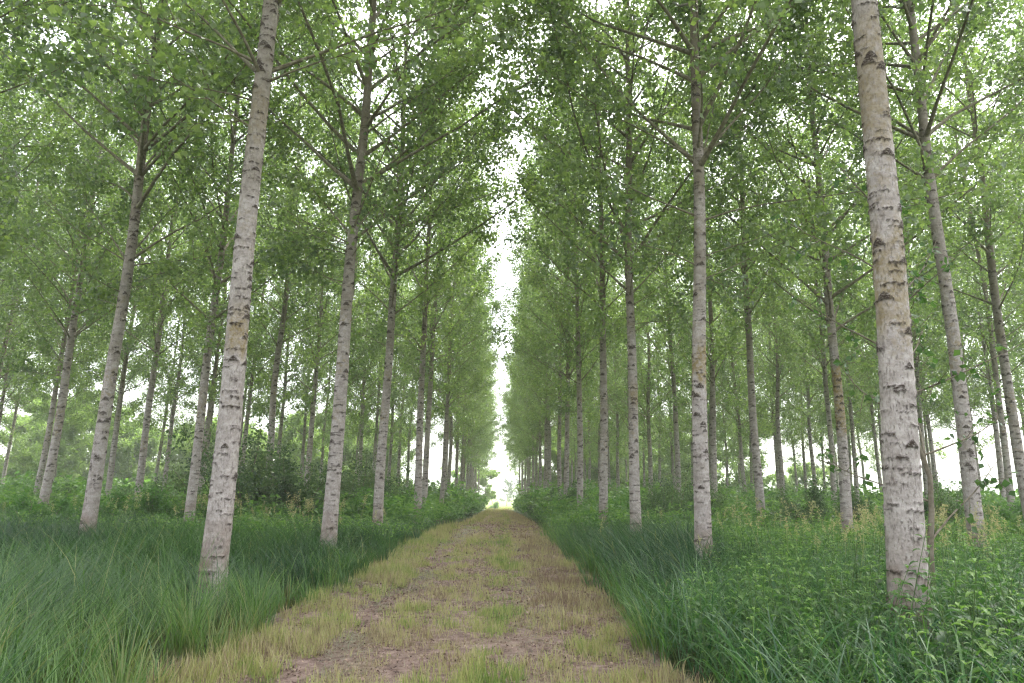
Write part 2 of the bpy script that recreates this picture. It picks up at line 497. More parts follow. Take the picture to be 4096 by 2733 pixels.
def trunk_arrays(mb, rng, seg, dz, rscale, bend, rings=()):
    z = np.concatenate([np.arange(-0.15, 11.5, dz), np.arange(11.5, TREE_H + 0.01, 0.35)])
    th = np.linspace(0, 2 * np.pi, seg, endpoint=False)
    Zg, Tg = np.meshgrid(z, th, indexing='ij')
    R = trunk_radius(np.maximum(Zg, 0), rscale)
    R = R * (1 + 0.018 * np.sin(2 * Tg + rng.uniform(0, 6)) + 0.012 * np.sin(3 * Tg + Zg * 0.7 + rng.uniform(0, 6)) + 0.10 * np.exp(-np.maximum(Zg, 0) / 0.25) * np.sin(5 * Tg + rng.uniform(0, 6)))
    scar = np.zeros_like(Zg)
    def dth(t0):
        return (Tg - t0 + np.pi) % (2 * np.pi) - np.pi
    # lenticel bands: short broken dark ridges in rough rings
    wv = [(rng.uniform(-1, 1), rng.randint(3, 24), rng.uniform(0, 6.28)) for _ in range(9)]
    ragged = sum(a * np.sin(f * Tg + p + 9 * Zg) for a, f, p in wv)
    zz = 0.3
    while zz < 11.3:
        for _ in range(rng.randint(2, 5)):
            t0 = rng.uniform(0, 2 * np.pi); hw = rng.uniform(0.2, 0.9); h = rng.uniform(0.005, 0.013) * (1.3 if zz < 4 else 0.9)
            c = zz + rng.uniform(-0.05, 0.05) + 0.004 * np.sin(7 * Tg + rng.uniform(0, 6)) + 0.003 * np.sin(13 * Tg)
            hh = h * np.clip(1.0 + 0.4 * ragged, 0.25, 2.2)
            a = np.exp(-((Zg - c + 0.004 * ragged) / hh) ** 2) * np.clip((hw - np.abs(dth(t0)) + 0.08 * ragged) / 0.12, 0, 1)
            scar = np.maximum(scar, a * rng.uniform(0.35, 0.95))
        zz += rng.uniform(0.06, 0.17)
    # eyebrow scars where branches were pruned
    zz = rng.uniform(1.6, 2.4)
    while zz < 10.5:
        for _ in range(rng.randint(1, 4)):
            t0 = rng.uniform(0, 2 * np.pi)
            w = rng.uniform(0.034, 0.075) * (1.0 if zz > 2.5 else 0.8); h = w * rng.uniform(0.7, 1.15)
            x = dth(t0) * R; zc = zz + rng.uniform(-0.12, 0.12)
            arch = zc + h * (1 - (np.abs(x) / w) ** 1.5)
            line = np.exp(-((Zg - arch) / 0.016) ** 2) * (np.abs(x) < w * 1.25)
            inside = ((Zg < arch) & (Zg > zc - 0.012)) * (np.abs(x) < w)
            scar = np.maximum(scar, np.maximum(line * 0.95, inside * rng.uniform(0.55, 0.95)))
        zz += rng.uniform(0.16, 0.36)
    scar = np.clip(scar * 1.8 - 0.12, 0, 1)
    R = R + 0.011 * scar
    cx, cy_ = bend(Zg)
    V = np.stack([cx + R * np.cos(Tg), cy_ + R * np.sin(Tg), Zg], -1)
    n = len(z)
    i = np.arange(n - 1)[:, None] * seg; j = np.arange(seg)[None]; j2 = (j + 1) % seg
    F = np.stack([i + j, i + j2, i + seg + j2, i + seg + j], -1).reshape(-1, 4)
    lich = np.zeros_like(Zg)
    for z0, z1, a_ in rings:
        wob = 0.12 * np.sin(2 * Tg + z0) + 0.07 * np.sin(5 * Tg + 3 * z0)
        lich = np.maximum(lich, a_ * np.clip((Zg - z0 + wob) / 0.2, 0, 1) * np.clip((z1 - Zg + wob) / 0.25, 0, 1))
    mb.add(V.reshape(-1, 3), F, 0, True, scar=scar.ravel(), lichen=lich.ravel())

def limb_path(p0, az, el, length, rng, n=9):
    p = [np.array(p0, float)]
    e = el
    a = az
    for k in range(n - 1):
        st = length / (n - 1)
        e += rng.normal(0, 0.05) + (0.03 if k > 2 else -0.01)
        a += rng.normal(0, 0.07)
        p.append(p[-1] + st * np.array([math.cos(e) * math.cos(a), math.cos(e) * math.sin(a), math.sin(e)]))
    return np.array(p)

def make_tree(seed, h0=7.7, reach=0.80, rscale=1.0, first=None, seg=22, dz=0.02, leaf=0.112, nleaf=1.0, separate=False, bendamp=0.06, rings=()):
    """returns meshes: trunk, [limbs], crown"""
    rng = np.random.RandomState(seed)
    ph = rng.uniform(0, 6, 4)
    def bend(z):
        return bendamp * (np.sin(z * 0.33 + ph[0]) - math.sin(ph[0])) + 0.4 * bendamp * np.sin(z * 0.9 + ph[1]), bendamp * (np.sin(z * 0.29 + ph[2]) - math.sin(ph[2]))
    mt = MB()
    trunk_arrays(mt, rng, seg, dz, rscale, bend, rings)
    specs = []
    if first:
        specs += first
        zz = h0 + rng.uniform(0.9, 1.3)
    else:
        zz = h0
    while zz < TREE_H - 1.2:
        k = rng.randint(2, 5)
        a0 = rng.uniform(0, 2 * np.pi)
        f = (zz - h0) / (TREE_H - h0)
        for q in range(k):
            ln = (5.2 if zz < h0 + 0.5 else 5.6) * reach * (1 - f ** 2.2) ** 0.7 * rng.uniform(0.75, 1.12) + 0.5
            specs.append((zz + rng.uniform(-0.2, 0.3), a0 + 2 * np.pi * q / k + rng.normal(0, 0.25),
                          RAD(rng.uniform(32, 52) + 8 * f), ln, 0))
        zz += rng.uniform(0.8, 1.25)
    # a few weak shoots under the first whorl
    for q in range(rng.randint(3, 7)):
        specs.append((h0 - rng.uniform(0.2, 1.5), rng.uniform(0, 6.28), RAD(rng.uniform(5, 35)), rng.uniform(1.4, 3.2), 0.014))
    crown = MB()
    limbs = []
    P, RND = [], []
    for (z, az, el, ln, rr) in specs:
        bx, by = bend(np.array(z))
        tr = float(trunk_radius(np.array(z), rscale))
        p0 = (float(bx) + math.cos(az) * tr * 0.6, float(by) + math.sin(az) * tr * 0.6, z)
        path = limb_path(p0, az, el, ln, rng)
        r0 = rr * 0.6 if rr > 0.02 else rr if rr else min(0.007 + 0.0052 * ln, tr * 0.45)
        rad = r0 * (1 - np.linspace(0, 1, len(path)) ** 0.9 * 0.88)
        rad[0] *= 1.35
        ml = MB() if separate else mt
        tube(ml, path, rad, 7 if separate else 5, 0 if separate else 1, scar=0.0)
        if separate: limbs.append(ml)
        # side twigs with leaves
        cr = rng.normal(0.45, 0.18)
        lm_ = rng.uniform(0.6, 1.45)
        nt = max(4, int(ln * 2.3))
        for q in range(nt):
            t = 0.2 + 0.8 * (q + rng.uniform(0, 0.9)) / nt
            t = min(t, 0.99)
            ii = min(int(t * (len(path) - 1)), len(path) - 2)
            ft = t * (len(path) - 1) - ii
            b = path[ii] * (1 - ft) + path[ii + 1] * ft
            d = unit(path[ii + 1] - path[ii])
            sd = unit(np.cross(d, rng.normal(size=3)))
            tl = rng.uniform(0.6, 1.6) * (1.15 - 0.45 * t) * min(1.0, 0.35 + ln / 4)
            dd = unit(d * 0.75 + sd * 0.85 + np.array([0, 0, 0.08]))
            pts = [b]
            for s_ in range(3):
                dd = unit(dd + rng.normal(0, 0.18, 3) + np.array([0, 0, -0.05]))
                pts.append(pts[-1] + dd * tl / 3)
            pts = np.array(pts)
            tube(crown, pts, np.array([0.009, 0.006, 0.004, 0.002]) * min(1.0, 0.5 + ln / 6), 3, 1, rnd=0.5, tip=1.0)
            kl = int(rng.uniform(38, 66) * tl * nleaf * lm_ * rng.choice([0.3, 0.8, 1.2, 1.9]))
            tt = rng.uniform(0.1, 1.05, kl) * 2.999
            i0 = np.minimum(tt.astype(int), 2); fr = (tt - i0)[:, None]
            pp = pts[i0] * (1 - fr) + pts[i0 + 1] * fr + rng.normal(0, 0.15, (kl, 3))
            P.append(pp); RND.append(np.clip(rng.normal(cr, 0.22, kl), 0, 1))
        kl = int(ln * 11 * nleaf)
        tt = rng.uniform(0.35, 1.0, kl) * (len(path) - 1.001)
        i0 = tt.astype(int); fr = (tt - i0)[:, None]
        P.append(path[i0] * (1 - fr) + path[i0 + 1] * fr + rng.normal(0, 0.14, (kl, 3))); RND.append(np.clip(rng.normal(cr, 0.2, kl), 0, 1))
    P = np.concatenate(P); RND = np.concatenate(RND)
    leaves(crown, rng, P, leaf, 0, 0.45, 0.88, 0.36, RND)
    return (mt.mesh("trunk", [M_BARK, M_LIMB]), [m_.mesh("limb", [M_LIMB]) for m_ in limbs], crown.mesh("crown", [M_LEAF, M_TWIG]), len(P))

S = 6.5
ORD = ["", "nearest", "second", "third", "fourth", "fifth", "sixth", "seventh", "eighth", "ninth", "tenth", "eleventh", "twelfth", "thirteenth", "fourteenth", "fifteenth"]
def A(deg): return RAD(deg)
# the big trees near the camera, each with its own mesh: X, Y, lean in x per metre, first-branch height, girth, first limbs
HERO = [
  dict(x=-3.76, y=9.5, lean=0.012, h0=7.9, rs=0.97, seed=11, rings=[(3.35, 4.0, .9), (6.5, 7.6, .35)], first=[(7.75, A(160), A(47), 5.2, .05), (7.9, A(195), A(24), 4.6, .035), (7.95, A(100), A(62), 4.8, .055),
        (7.8, A(18), A(36), 5.0, .048), (7.6, A(-12), A(14), 3.6, .028), (7.7, A(-110), A(35), 4.4, .04)],
        label="tall poplar on the grassy edge left of the path, nearest whole trunk on that side"),
  dict(x=3.74, y=6.5, lean=0.035, h0=9.2, rs=0.98, seed=12, rings=[(2.95, 4.3, .65), (4.9, 6.6, .5), (7.0, 9.5, .6)], first=None,
        label="thickest pale poplar trunk, rising from nettles right of the path, with mustard lichen higher up"),
  dict(x=3.80, y=13.2, reach=1.3, lean=0.028, h0=7.2, rs=0.92, seed=13, rings=[(3.6, 4.5, .95)], first=[(8.6, A(10), A(52), 5.6, .06), (8.5, A(170), A(28), 4.8, .04), (7.1, A(-8), A(24), 5.0, .035), (7.2, A(178), A(26), 4.4, .035),
        (8.4, A(60), A(50), 4.5, .05), (8.7, A(-100), A(45), 4.2, .045), (6.3, A(-30), A(20), 2.6, .022)],
        label="poplar with orange lichen ring and thick forked limb, second trunk along the path's right edge"),
  dict(x=-3.78, y=16.0, reach=1.4, lean=0.012, h0=7.7, rs=0.98, seed=14, first=[(7.7, A(150), A(50), 5.2, .05), (7.65, A(15), A(42), 5.6, .05), (7.5, A(185), A(22), 4.2, .03), (7.9, A(-60), A(40), 4.6, .04), (7.8, A(80), A(45), 4.6, .045),
        (10.5, A(-5), A(42), 6.3, .04), (12.5, A(12), A(45), 6.3, .04), (14.5, A(-15), A(47), 6.2, .04), (16.0, A(8), A(47), 6.0, .036)],
        label="poplar with wide forked limbs, second trunk along the left edge of the path"),
  dict(x=-9.9, y=17.2, lean=0.0, h0=7.4, rs=0.97, seed=15, first=[(7.4, A(20), A(50), 5.4, .055), (7.3, A(160), A(45), 4.6, .045), (7.2, A(10), A(18), 4.4, .03), (7.3, A(200), A(25), 4.0, .03), (7.6, A(90), A(50), 4.4, .045)],
        label="poplar standing alone in the left grass, second row, right of the bramble mounds"),
  dict(x=10.25, y=15.0, lean=0.012, h0=9.0, rs=0.95, seed=16, first=None,
        label="leaning pale poplar behind the thin sapling at the right, its foot among seeding grass"),
  dict(x=3.86, y=19.7, reach=1.3, lean=0.01, h0=7.4, rs=0.92, seed=17, rings=[(4.0, 4.7, .7)], first=[(7.5, A(165), A(48), 5.4, .055), (7.4, A(20), A(45), 4.6, .045), (7.6, A(80), A(50), 4.2, .04), (7.3, A(-90), A(40), 4.2, .04), (11, A(180), A(45), 5.8, .04), (14, A(170), A(46), 5.8, .038), (17, A(188), A(46), 5.6, .036)],
        label="third poplar along the right edge of the path, a mossy ring below its first fork"),
  dict(x=-3.82, y=22.5, reach=1.35, lean=0.006, h0=7.4, rs=0.95, seed=18, first=[(7.5, A(150), A(45), 4.8, .045), (7.4, A(10), A(42), 5.4, .045), (7.6, A(-80), A(45), 4.2, .04), (10, A(0), A(44), 6.2, .04), (13, A(-10), A(46), 6.2, .04), (15.5, A(12), A(46), 6.2, .038), (18, A(-5), A(46), 5.8, .036)],
        label="third poplar along the left edge of the path, long dark bare stem over green grass"),
  dict(x=10.27, y=20.6, lean=0.01, h0=6.6, rs=0.92, seed=19, rings=[(3.3, 5.6, 1.0)], first=None,
        label="poplar with a rusty orange lichen band behind the thickest right trunk"),
  dict(x=-9.95, y=22.9, lean=0.0, h0=7.2, rs=0.9, seed=20, first=None,
        label="dark slender poplar seen just left of the thick foreground trunk, foot in tall grass"),
]

VARIANTS = [make_tree(100 + k, h0=hh, rscale=0.93 + 0.02 * (k % 3), seg=18, dz=0.022, bendamp=0.05 + 0.03 * (k % 3))
            for k, hh in enumerate([7.0, 7.6, 7.2, 8.1, 6.8, 7.9, 7.4])]
ntree = 0
def tree_root(x, y, lean, spin, scale, leany=0.0):
    r = bpy.data.objects.new("poplar_tree", None)
    COL.objects.link(r)
    r.empty_display_size = 0.5
    r.location = (x, y, float(gz(y)))
    r.rotation_euler = (Matrix.Rotation(math.atan(lean), 3, 'Y') @ Matrix.Rotation(leany, 3, 'X') @ Matrix.Rotation(spin, 3, 'Z')).to_euler()
    r.scale = (scale, scale, scale)
    return r

for h in HERO:
    tm, lm, cm, k = make_tree(h['seed'], h0=h['h0'], reach=h.get('reach', 1.2), rscale=h['rs'], first=h['first'], seg=72 if h['y'] < 10 else 40,
                              dz=0.0125 if h['y'] < 10 else 0.016, separate=True, bendamp=0.05, rings=h.get('rings', ()))
    r = tree_root(h['x'], h['y'], h['lean'], 0.0, 1.0)
    tag(r, h['label'], "tree", "poplars of the plantation")
    link("trunk", tm, r)
    for m_ in lm: link("limb", m_, r)
    link("crown", cm, r)
    ntree += 1

rng = np.random.RandomState(5)
ROWS = {  # lateral position in spacings -> depth phase
    -0.58: .46, -1.53: .60, -2.52: -.08, -3.5: .35, -4.5: .1, -5.5: .6, -6.5: .3, -7.5: .8,
    0.585: .03, 1.585: .13, 2.63: .45, 3.6: -.12, 4.6: .3, 5.6: .0, 6.6: .5}
heropos = [(h['x'], h['y']) for h in HERO]
WORDS = {1: "first", 2: "second", 3: "third", 4: "fourth", 5: "fifth", 6: "sixth", 7: "seventh", 8: "eighth"}
for lat, phase in ROWS.items():
    side = "left" if lat < 0 else "right"
    rown = int(round(abs(lat) + 0.42))
    count = 0
    nmax = 21 if abs(lat) < 1 else ((16 if lat > 0 else 13) if abs(lat) < 3 else (14 if lat > 0 else 10))
    for n_ in range(0, nmax):
        d = n_ + phase
        y = d * S + rng.normal(0, 0.12); x = lat * S + rng.normal(0, 0.14)
        if y < 2.2 or y > 134: continue
        if abs(x) > 0.80 * y + 4.5: continue
        if any(math.hypot(x - hx, y - hy) < 2.5 for hx, hy in heropos):
            count += 1; continue
        count += 1
        v = rng.randint(len(VARIANTS))
        tm, lm, cm, k = VARIANTS[v]
        s_ = rng.uniform(0.93, 1.06)
        r = tree_root(x, y, rng.normal(0.006, 0.011), rng.uniform(0, 6.28), s_, rng.normal(0, 0.01))
        back = y > 38 and (rown > 2 or (rown == 2 and y > 60) or y > 88)
        if back:
            lab = "slender far poplar standing deep in the crowded plantation on the %s side of the path" % side
        elif rown == 1:
            lab = "poplar at the %s edge of the grass path, %s trunk back from the camera" % (side, ORD[min(count, 15)] if count > 1 else "nearest")
        else:
            lab = "poplar %s from the camera in the %s row %s of the grass path" % (ORD[min(count, 15)], WORDS[rown], side)
        tag(r, lab, "tree", ("crowded far poplars %s of the path" % side) if back else "poplars of the plantation")
        link("trunk", tm, r); link("crown", cm, r)
        ntree += 1
print("trees", ntree, "leaves per variant", [v[3] for v in VARIANTS])

# ------------------------------------------------------------------ sapling beside the thick right trunk
def make_sapling():
    rng = np.random.RandomState(77)
    r = bpy.data.objects.new("sapling", None); COL.objects.link(r)
    r.location = (5.07, 8.3, 0)
    tag(r, "thin crooked sapling with sparse leaves just right of the thickest trunk", "sapling")
    st = MB(); lf = MB()
    stem = np.array([[0, 0, -.05], [.0, 0, .4], [.03, 0, .9], [.10, 0, 1.35], [.13, 0, 1.75], [.02, 0, 2.15], [-.10, 0, 2.6], [-.15, .05, 3.1], [-.16, .05, 3.7], [-.12, .0, 4.4], [-.1, 0, 5.0], [-.05, 0, 5.6]])
    tube(st, stem, np.linspace(0.042, 0.006, len(stem)), 10)
    P = []
    br = [(1.0, 0.35, 0.62, 1.7), (1.45, 2.6, .5, 1.3), (1.85, 1.2, 1.05, 1.9), (2.0, 0.2, .3, 1.5), (2.4, 3.4, .5, 1.2), (2.7, -.5, .4, 1.5), (3.0, .5, .7, 1.6), (3.3, 3.0, .6, 1.4), (3.7, -1.2, .5, 1.2),
          (3.9, .2, .7, 1.5), (4.3, 2.7, .7, 1.3), (4.7, .6, .8, 1.1), (5.1, 3.5, .8, .9)]
    for z, az, el, ln in br:
        i = np.interp(z, stem[:, 2], np.arange(len(stem)))
        p0 = np.array([np.interp(z, stem[:, 2], stem[:, 0]), np.interp(z, stem[:, 2], stem[:, 1]), z])
        pth = limb_path(p0, az, el, ln, rng, 8)
        tube(st, pth, np.linspace(0.015, 0.003, 8), 5)
        for q in range(7):
            t = rng.uniform(.25, 1) * 6.99; k0 = int(t)
            b = pth[k0] + (pth[k0 + 1] - pth[k0]) * (t - k0)
            d = unit(rng.normal(size=3) + np.array([0, 0, .1])); l2 = rng.uniform(.2, .5)
            pts = np.array([b, b + d * l2 * .5, b + d * l2 + np.array([0, 0, -.03])])
            tube(st, pts, np.array([.007, .005, .003]), 3)
            kk = rng.randint(4, 7); tt = rng.uniform(.2, 1.05, kk)[:, None]
            P.append(b + d * l2 * tt + rng.normal(0, .025, (kk, 3)))
    P = np.concatenate(P)
    leaves(lf, rng, P, 0.085, 0, 0.55, 0.85, 0.4, None)
    link("trunk", st.mesh("trunk", [M_STEM]), r); link("crown", lf.mesh("crown", [M_SAPLEAF]), r)
make_sapling()

# ------------------------------------------------------------------ bushes and far trees
def bush_meshes(seed, h, rad, nl, leaf, mat, upright=0.5):
    rng = np.random.RandomState(seed)
    st, lf = MB(), MB()
    P, RND = [], []
    for q in range(16):
        az = rng.uniform(0, 6.28); el = rng.uniform(0.25 + upright * 0.4, 1.45)
        ln = (h if el > 0.9 else rad * 1.1) * rng.uniform(0.5, 1.3)
        p = limb_path((rng.normal(0, rad * .12), rng.normal(0, rad * .12), -0.02), az, el, ln, rng, 7)
        p[:, 2] = np.maximum(p[:, 2], 0.05)
        tube(st, p, np.linspace(0.022, 0.004, 7), 4)
        cr = rng.normal(0.5, 0.2)
        for s_ in range(15):
            t = rng.uniform(.1, 1) * 5.99; k0 = int(t)
            b = p[k0] + (p[k0 + 1] - p[k0]) * (t - k0)
            d = unit(rng.normal(size=3) + np.array([0, 0, .15])); l2 = rng.uniform(.25, .6) * h / 2.2
            k = int(nl / 240)
            tt = rng.uniform(0, 1, k)[:, None]
            P.append(b + d * l2 * tt + rng.normal(0, .11 * h / 2, (k, 3))); RND.append(rng.normal(cr, .2, k))
    P = np.concatenate(P); RND = np.concatenate(RND); P[:, 2] = np.maximum(P[:, 2], 0.06)
    leaves(lf, rng, P, leaf, 0, 0.25, 0.65, 0.45, RND, 0.2)
    return st.mesh("stem", [M_STEM]), lf.mesh("foliage", [mat])
BUSH = [bush_meshes(301, 2.1, 1.5, 13000, 0.075, M_BUSHLEAF), bush_meshes(302, 1.6, 1.7, 13000, 0.07, M_BUSHLEAF, .1), bush_meshes(303, 2.6, 1.2, 13000, 0.075, M_BUSHLEAF, .9)]
LBUSH = [bush_meshes(305, 1.2, 1.6, 9000, 0.075, M_BRAMBLE, .0), bush_meshes(306, 1.7, 1.4, 10000, 0.08, M_BRAMBLE, .3)]

def thing(name, x, y, meshes, names, scale, spin, label, cat, group=None):
    r = bpy.data.objects.new(name, None); COL.objects.link(r)
    r.location = (x, y, float(gz(y))); r.scale = scale if isinstance(scale, tuple) else (scale,) * 3; r.rotation_euler = (0, 0, spin)
    tag(r, label, cat, group)
    for n_, m_ in zip(names, meshes): link(n_, m_, r)
    return r
BUSHES = [
  (-10.6, 28.0, 0, 1.4, "dark dense shrub just right of the thick left foreground trunk"),
  (-7.9, 27.0, 1, 1.25, "broad dark shrub left of the second path edge trunk"),
  (-6.6, 31.5, 0, 1.0, "dark green shrub between the second and third left edge trunks"),
  (-5.2, 37.5, 2, 1.0, "tall dark shrub behind the third left edge trunk"),
  (-7.5, 39.0, 0, 1.2, "rounded dark shrub deep between the left rows"),
  (-3.3, 45.0, 1, 0.95, "low dark shrub at the far left verge of the path"),
  (-2.6, 58.0, 0, 0.9, "small dark shrub near the far end of the path on its left verge"),
  (-14.6, 29.5, 1, 1.0, "dark low shrub between the left mid distance trunks"),
  (-19.5, 30.5, 2, 0.75, "small dark upright shrub beside a left background trunk"),
  (2.9, 40.5, 1, 1.05, "dark shrub bulging onto the right verge of the path"),
  (3.6, 34.5, 1, 1.1, "spreading dark shrub below the fifth right edge trunk"),
  (5.4, 37.0, 0, 1.0, "dark shrub behind the right edge trunks in mid distance"),
  (3.2, 50.0, 0, 0.9, "far dark shrub under the distant right edge trunks"),
  (6.2, 26.0, 2, 0.95, "feathery dark shrub left of the orange ringed right trunk"),
  (7.4, 27.0, 1, 1.0, "low dark shrub behind the orange ringed right trunk"),
  (9.4, 31.0, 0, 0.95, "dark shrub beside a slender trunk right of mid distance"),
  (11.4, 25.6, 1, 1.15, "wide dull green shrub left of the rusty banded trunk"),
  (13.4, 26.4, 1, 1.1, "wide dull green shrub right of the rusty banded trunk"),
  (16.8, 26.0, 0, 0.95, "rounded dark shrub between the right hand trunks under bright sky"),
  (12.6, 34.0, 2, 0.85, "upright dark shrub deep among the right rows"),
]
rng = np.random.RandomState(8)
for x, y, k, s_, lab in BUSHES:
    thing("shrub", x, y, BUSH[k], ("stem", "foliage"), s_ * (1.25 if x < -6 and x > -11 else 0.95), rng.uniform(0, 6.28), lab, "shrub", "dark shrubs under the poplars")
LB = [(-15.5, 19.5, 0, 1.1, "brownish green bramble mound left of the darker lone trunk"),
      (-13.2, 20.5, 0, 1.05, "bramble mound just behind the darker lone trunk"),
      (-17.5, 23.0, 1, .9, "leafy bramble clump at the left background edge"),
      (-12.2, 25.0, 0, 1.2, "low bramble thicket right of the darker lone trunk"),
      (-5.6, 27.5, 1, .9, "fresh green bramble clump between left edge trunks"),
      (-4.3, 32.5, 0, 1.1, "fresh green bramble spilling toward the left path verge"),
      (5.2, 30.5, 1, .85, "fresh green bramble clump behind the right edge trunks"),
      (17.5, 23.0, 1, .9, "bramble clump at the right background below bright sky"),
      (19.5, 27.0, 0, 1.1, "low bramble mound between far right trunks")]
for x, y, k, s_, lab in LB:
    thing("bramble_bush", x, y, LBUSH[k], ("stem", "foliage"), s_, rng.uniform(0, 6.28), lab, "shrub", "bramble mounds under the poplars")

def round_tree(seed, h, rad, nl, leaf, mat):
    rng = np.random.RandomState(seed)
    st, lf = MB(), MB()
    stem = limb_path((0, 0, -.05), 0, 1.5, h * .9, rng, 8)
    tube(st, stem, np.linspace(0.11, 0.02, 8), 7)
    P, RND = [], []
    for q in range(34):
        z = h * rng.uniform(.08, .85); az = rng.uniform(0, 6.28)
        ln = rad * (1.15 - 0.75 * abs(z / h - .35)) * rng.uniform(.6, 1.15)
        p0 = np.array([np.interp(z, stem[:, 2], stem[:, 0]), np.interp(z, stem[:, 2], stem[:, 1]), z])
        p = limb_path(p0, az, rng.uniform(.2, 1.0), ln, rng, 6)
        tube(st, p, np.linspace(.03, .005, 6), 4)
        cr = rng.normal(.5, .2)
        for s_ in range(8):
            t = rng.uniform(.25, 1) * 4.99; k0 = int(t)
            b = p[k0] + (p[k0 + 1] - p[k0]) * (t - k0)
            d = unit(rng.normal(size=3)); k = int(nl / 272)
            P.append(b + d * rng.uniform(.3, .8) * rng.uniform(0, 1, k)[:, None] + rng.normal(0, .13, (k, 3))); RND.append(rng.normal(cr, .2, k))
    P = np.concatenate(P); P[:, 2] = np.maximum(P[:, 2], .1)
    leaves(lf, rng, P, leaf, 0, .3, .7, .45, np.concatenate(RND))
    return st.mesh("trunk", [M_STEM]), lf.mesh("crown", [mat])
RT = [round_tree(401, 7.5, 3.1, 20000, 0.17, M_YOUNG), round_tree(402, 6.2, 3.4, 20000, 0.17, M_YOUNG), round_tree(403, 8.5, 3.4, 9000, .17, M_GREYLEAF)]
thing("young_tree", -3.2, 150, RT[0], ("trunk", "crown"), 1.15, 1.0, "sunlit yellow green young tree closing the far end of the path", "tree")
thing("young_tree", -7.5, 146, RT[1], ("trunk", "crown"), 1.4, 2.0, "sunlit spreading young tree beside the last left edge poplar", "tree")
thing("willow_tree", 2.6, 230, RT[2], ("trunk", "crown"), 1.0, 0.4, "hazy grey green willow in the meadow beyond the path", "tree")
thing("willow_tree", 8.5, 245, RT[2], ("trunk", "crown"), 1.1, 2.4, "hazy grey green tree farther right beyond the last right edge poplar", "tree")
thing("shrub", -0.6, 139, LBUSH[1], ("stem", "foliage"), 1.0, .5, "small round shrub alone in the bright meadow at the path end", "shrub")
k = 0
for x, y in [(-92, 82), (-82, 88), (-74, 80), (-68, 88), (-62, 79), (-57, 88), (-51, 81), (-47, 90), (-84, 104), (-70, 104), (-58, 106), (-41, 96), (-36, 101), (-31, 95), (-26, 102), (-21, 97), (-16, 103), (-45, 112), (-33, 114), (-24, 116), (-97, 94), (-78, 96), (-64, 96), (-51, 104), (-53, 93), (-26, 92), (-37, 92), (-46, 103), (-19, 110)]:
    thing("young_tree", x, y, RT[k % 2], ("trunk", "crown"), rng.uniform(1.5, 2.0), rng.uniform(0, 6.28),
          "sunlit yellow green young tree in the bright thicket beyond the left poplars", "tree", "bright young trees beyond the left poplars"); k += 1
for x, y in [(10, 112), (15, 104), (20, 110), (25, 103), (30, 109), (35, 102), (40, 108), (13, 122), (28, 120), (9, 120), (18, 118), (23, 124), (33, 118), (45, 100), (46, 112), (51, 106)]:
    thing("young_tree", x, y, RT[k % 2], ("trunk", "crown"), (rng.uniform(1.55, 2.1) if x < 38 else 1.0), rng.uniform(0, 6.28),
          "sunlit yellow green young tree behind the far end of the right poplars", "tree", "bright young trees behind the right poplars"); k += 1
for x, y in [(58, 122), (67, 112), (76, 104), (86, 98), (95, 90)]:
    thing("young_tree", x, y, RT[1], ("trunk", "crown"), rng.uniform(.45, .6), rng.uniform(0, 6.28),
          "low sunlit bush in the bright field beyond the right poplars", "shrub", "low bushes beyond the right poplars")

# ------------------------------------------------------------------ ground plants
def region(rng, dens, y0, y1, side, xin=0.0, spread=0.80, xmax=60.0, margin=1.5):
    """random points on one side of the path inside the view"""
    area_w = min(spread * y1 + margin, xmax)
    n = int(dens * area_w * (y1 - y0))
    y = rng.uniform(y0, y1, n); u = rng.uniform(0, area_w, n)
    l, r = path_edges(y)
    x = (r + xin + u) if side > 0 else (l - xin - u)
    ok = np.abs(x) < np.minimum(spread * y + margin, xmax)
    return x[ok], y[ok]

# tall arching sedge
rng = np.random.RandomState(21)
mb = MB()
def sedge(side, y0, y1, tufts, per, ln, wd, seg, xin=0.0, keep=None, col=0.3):
    tx, ty = region(rng, tufts, y0, y1, side, xin)
    if keep is not None:
        k = keep(tx, ty); tx, ty = tx[k], ty[k]
    n = len(tx)
    l, r = path_edges(ty)
    inn = np.clip(((tx - r) if side > 0 else (l - tx)) / 0.7, 0, 1)
    hgt = (0.45 + 0.5 * vnoise(tx, ty, 0.4, 9) + 0.45 * vnoise(tx, ty, 1.3, 10)) * rng.uniform(.75, 1.2, n) * (0.6 + 0.4 * inn)
    wind = 0.3 + 5.0 * vnoise(tx, ty, 0.16, 12)
    flop = 1.5 + 0.9 * vnoise(tx, ty, 0.3, 13)
    tcol = col + 0.5 * (vnoise(tx, ty, 0.35, 31) - .5) + 0.3 * (1 - inn) + 0.10 * np.clip((9 - ty) / 4, 0, 1) + rng.normal(0, .1, n)
    I = np.repeat(np.arange(n), per)
    k = len(I)
    ra = rng.uniform(0, 6.28, k); rr = 0.13 * np.sqrt(rng.uniform(0, 1, k))
    root = np.stack([tx[I] + rr * np.cos(ra), ty[I] + rr * np.sin(ra), gz(ty)[I] - 0.01], 1)
    L = ln * hgt[I] * rng.uniform(.5, 1.15, k)
    wx, wy = np.cos(wind[I]), np.sin(wind[I])
    az = np.arctan2(np.sin(ra) + .75 * wy + rng.normal(0, .3, k), np.cos(ra) + .75 * wx + rng.normal(0, .3, k))
    lean1 = (flop[I] * rng.uniform(.5, 1.15, k)) * (0.55 + 0.45 * inn[I])
    cr = tcol[I] + rng.normal(0, .1, k)
    cr = np.where(rng.uniform(size=k) < .03, 1.0, cr)
    blades(mb, rng, root, L, wd * rng.uniform(.7, 1.3, k), az, rng.uniform(.02, .3, k), lean1, seg, 0, cr)
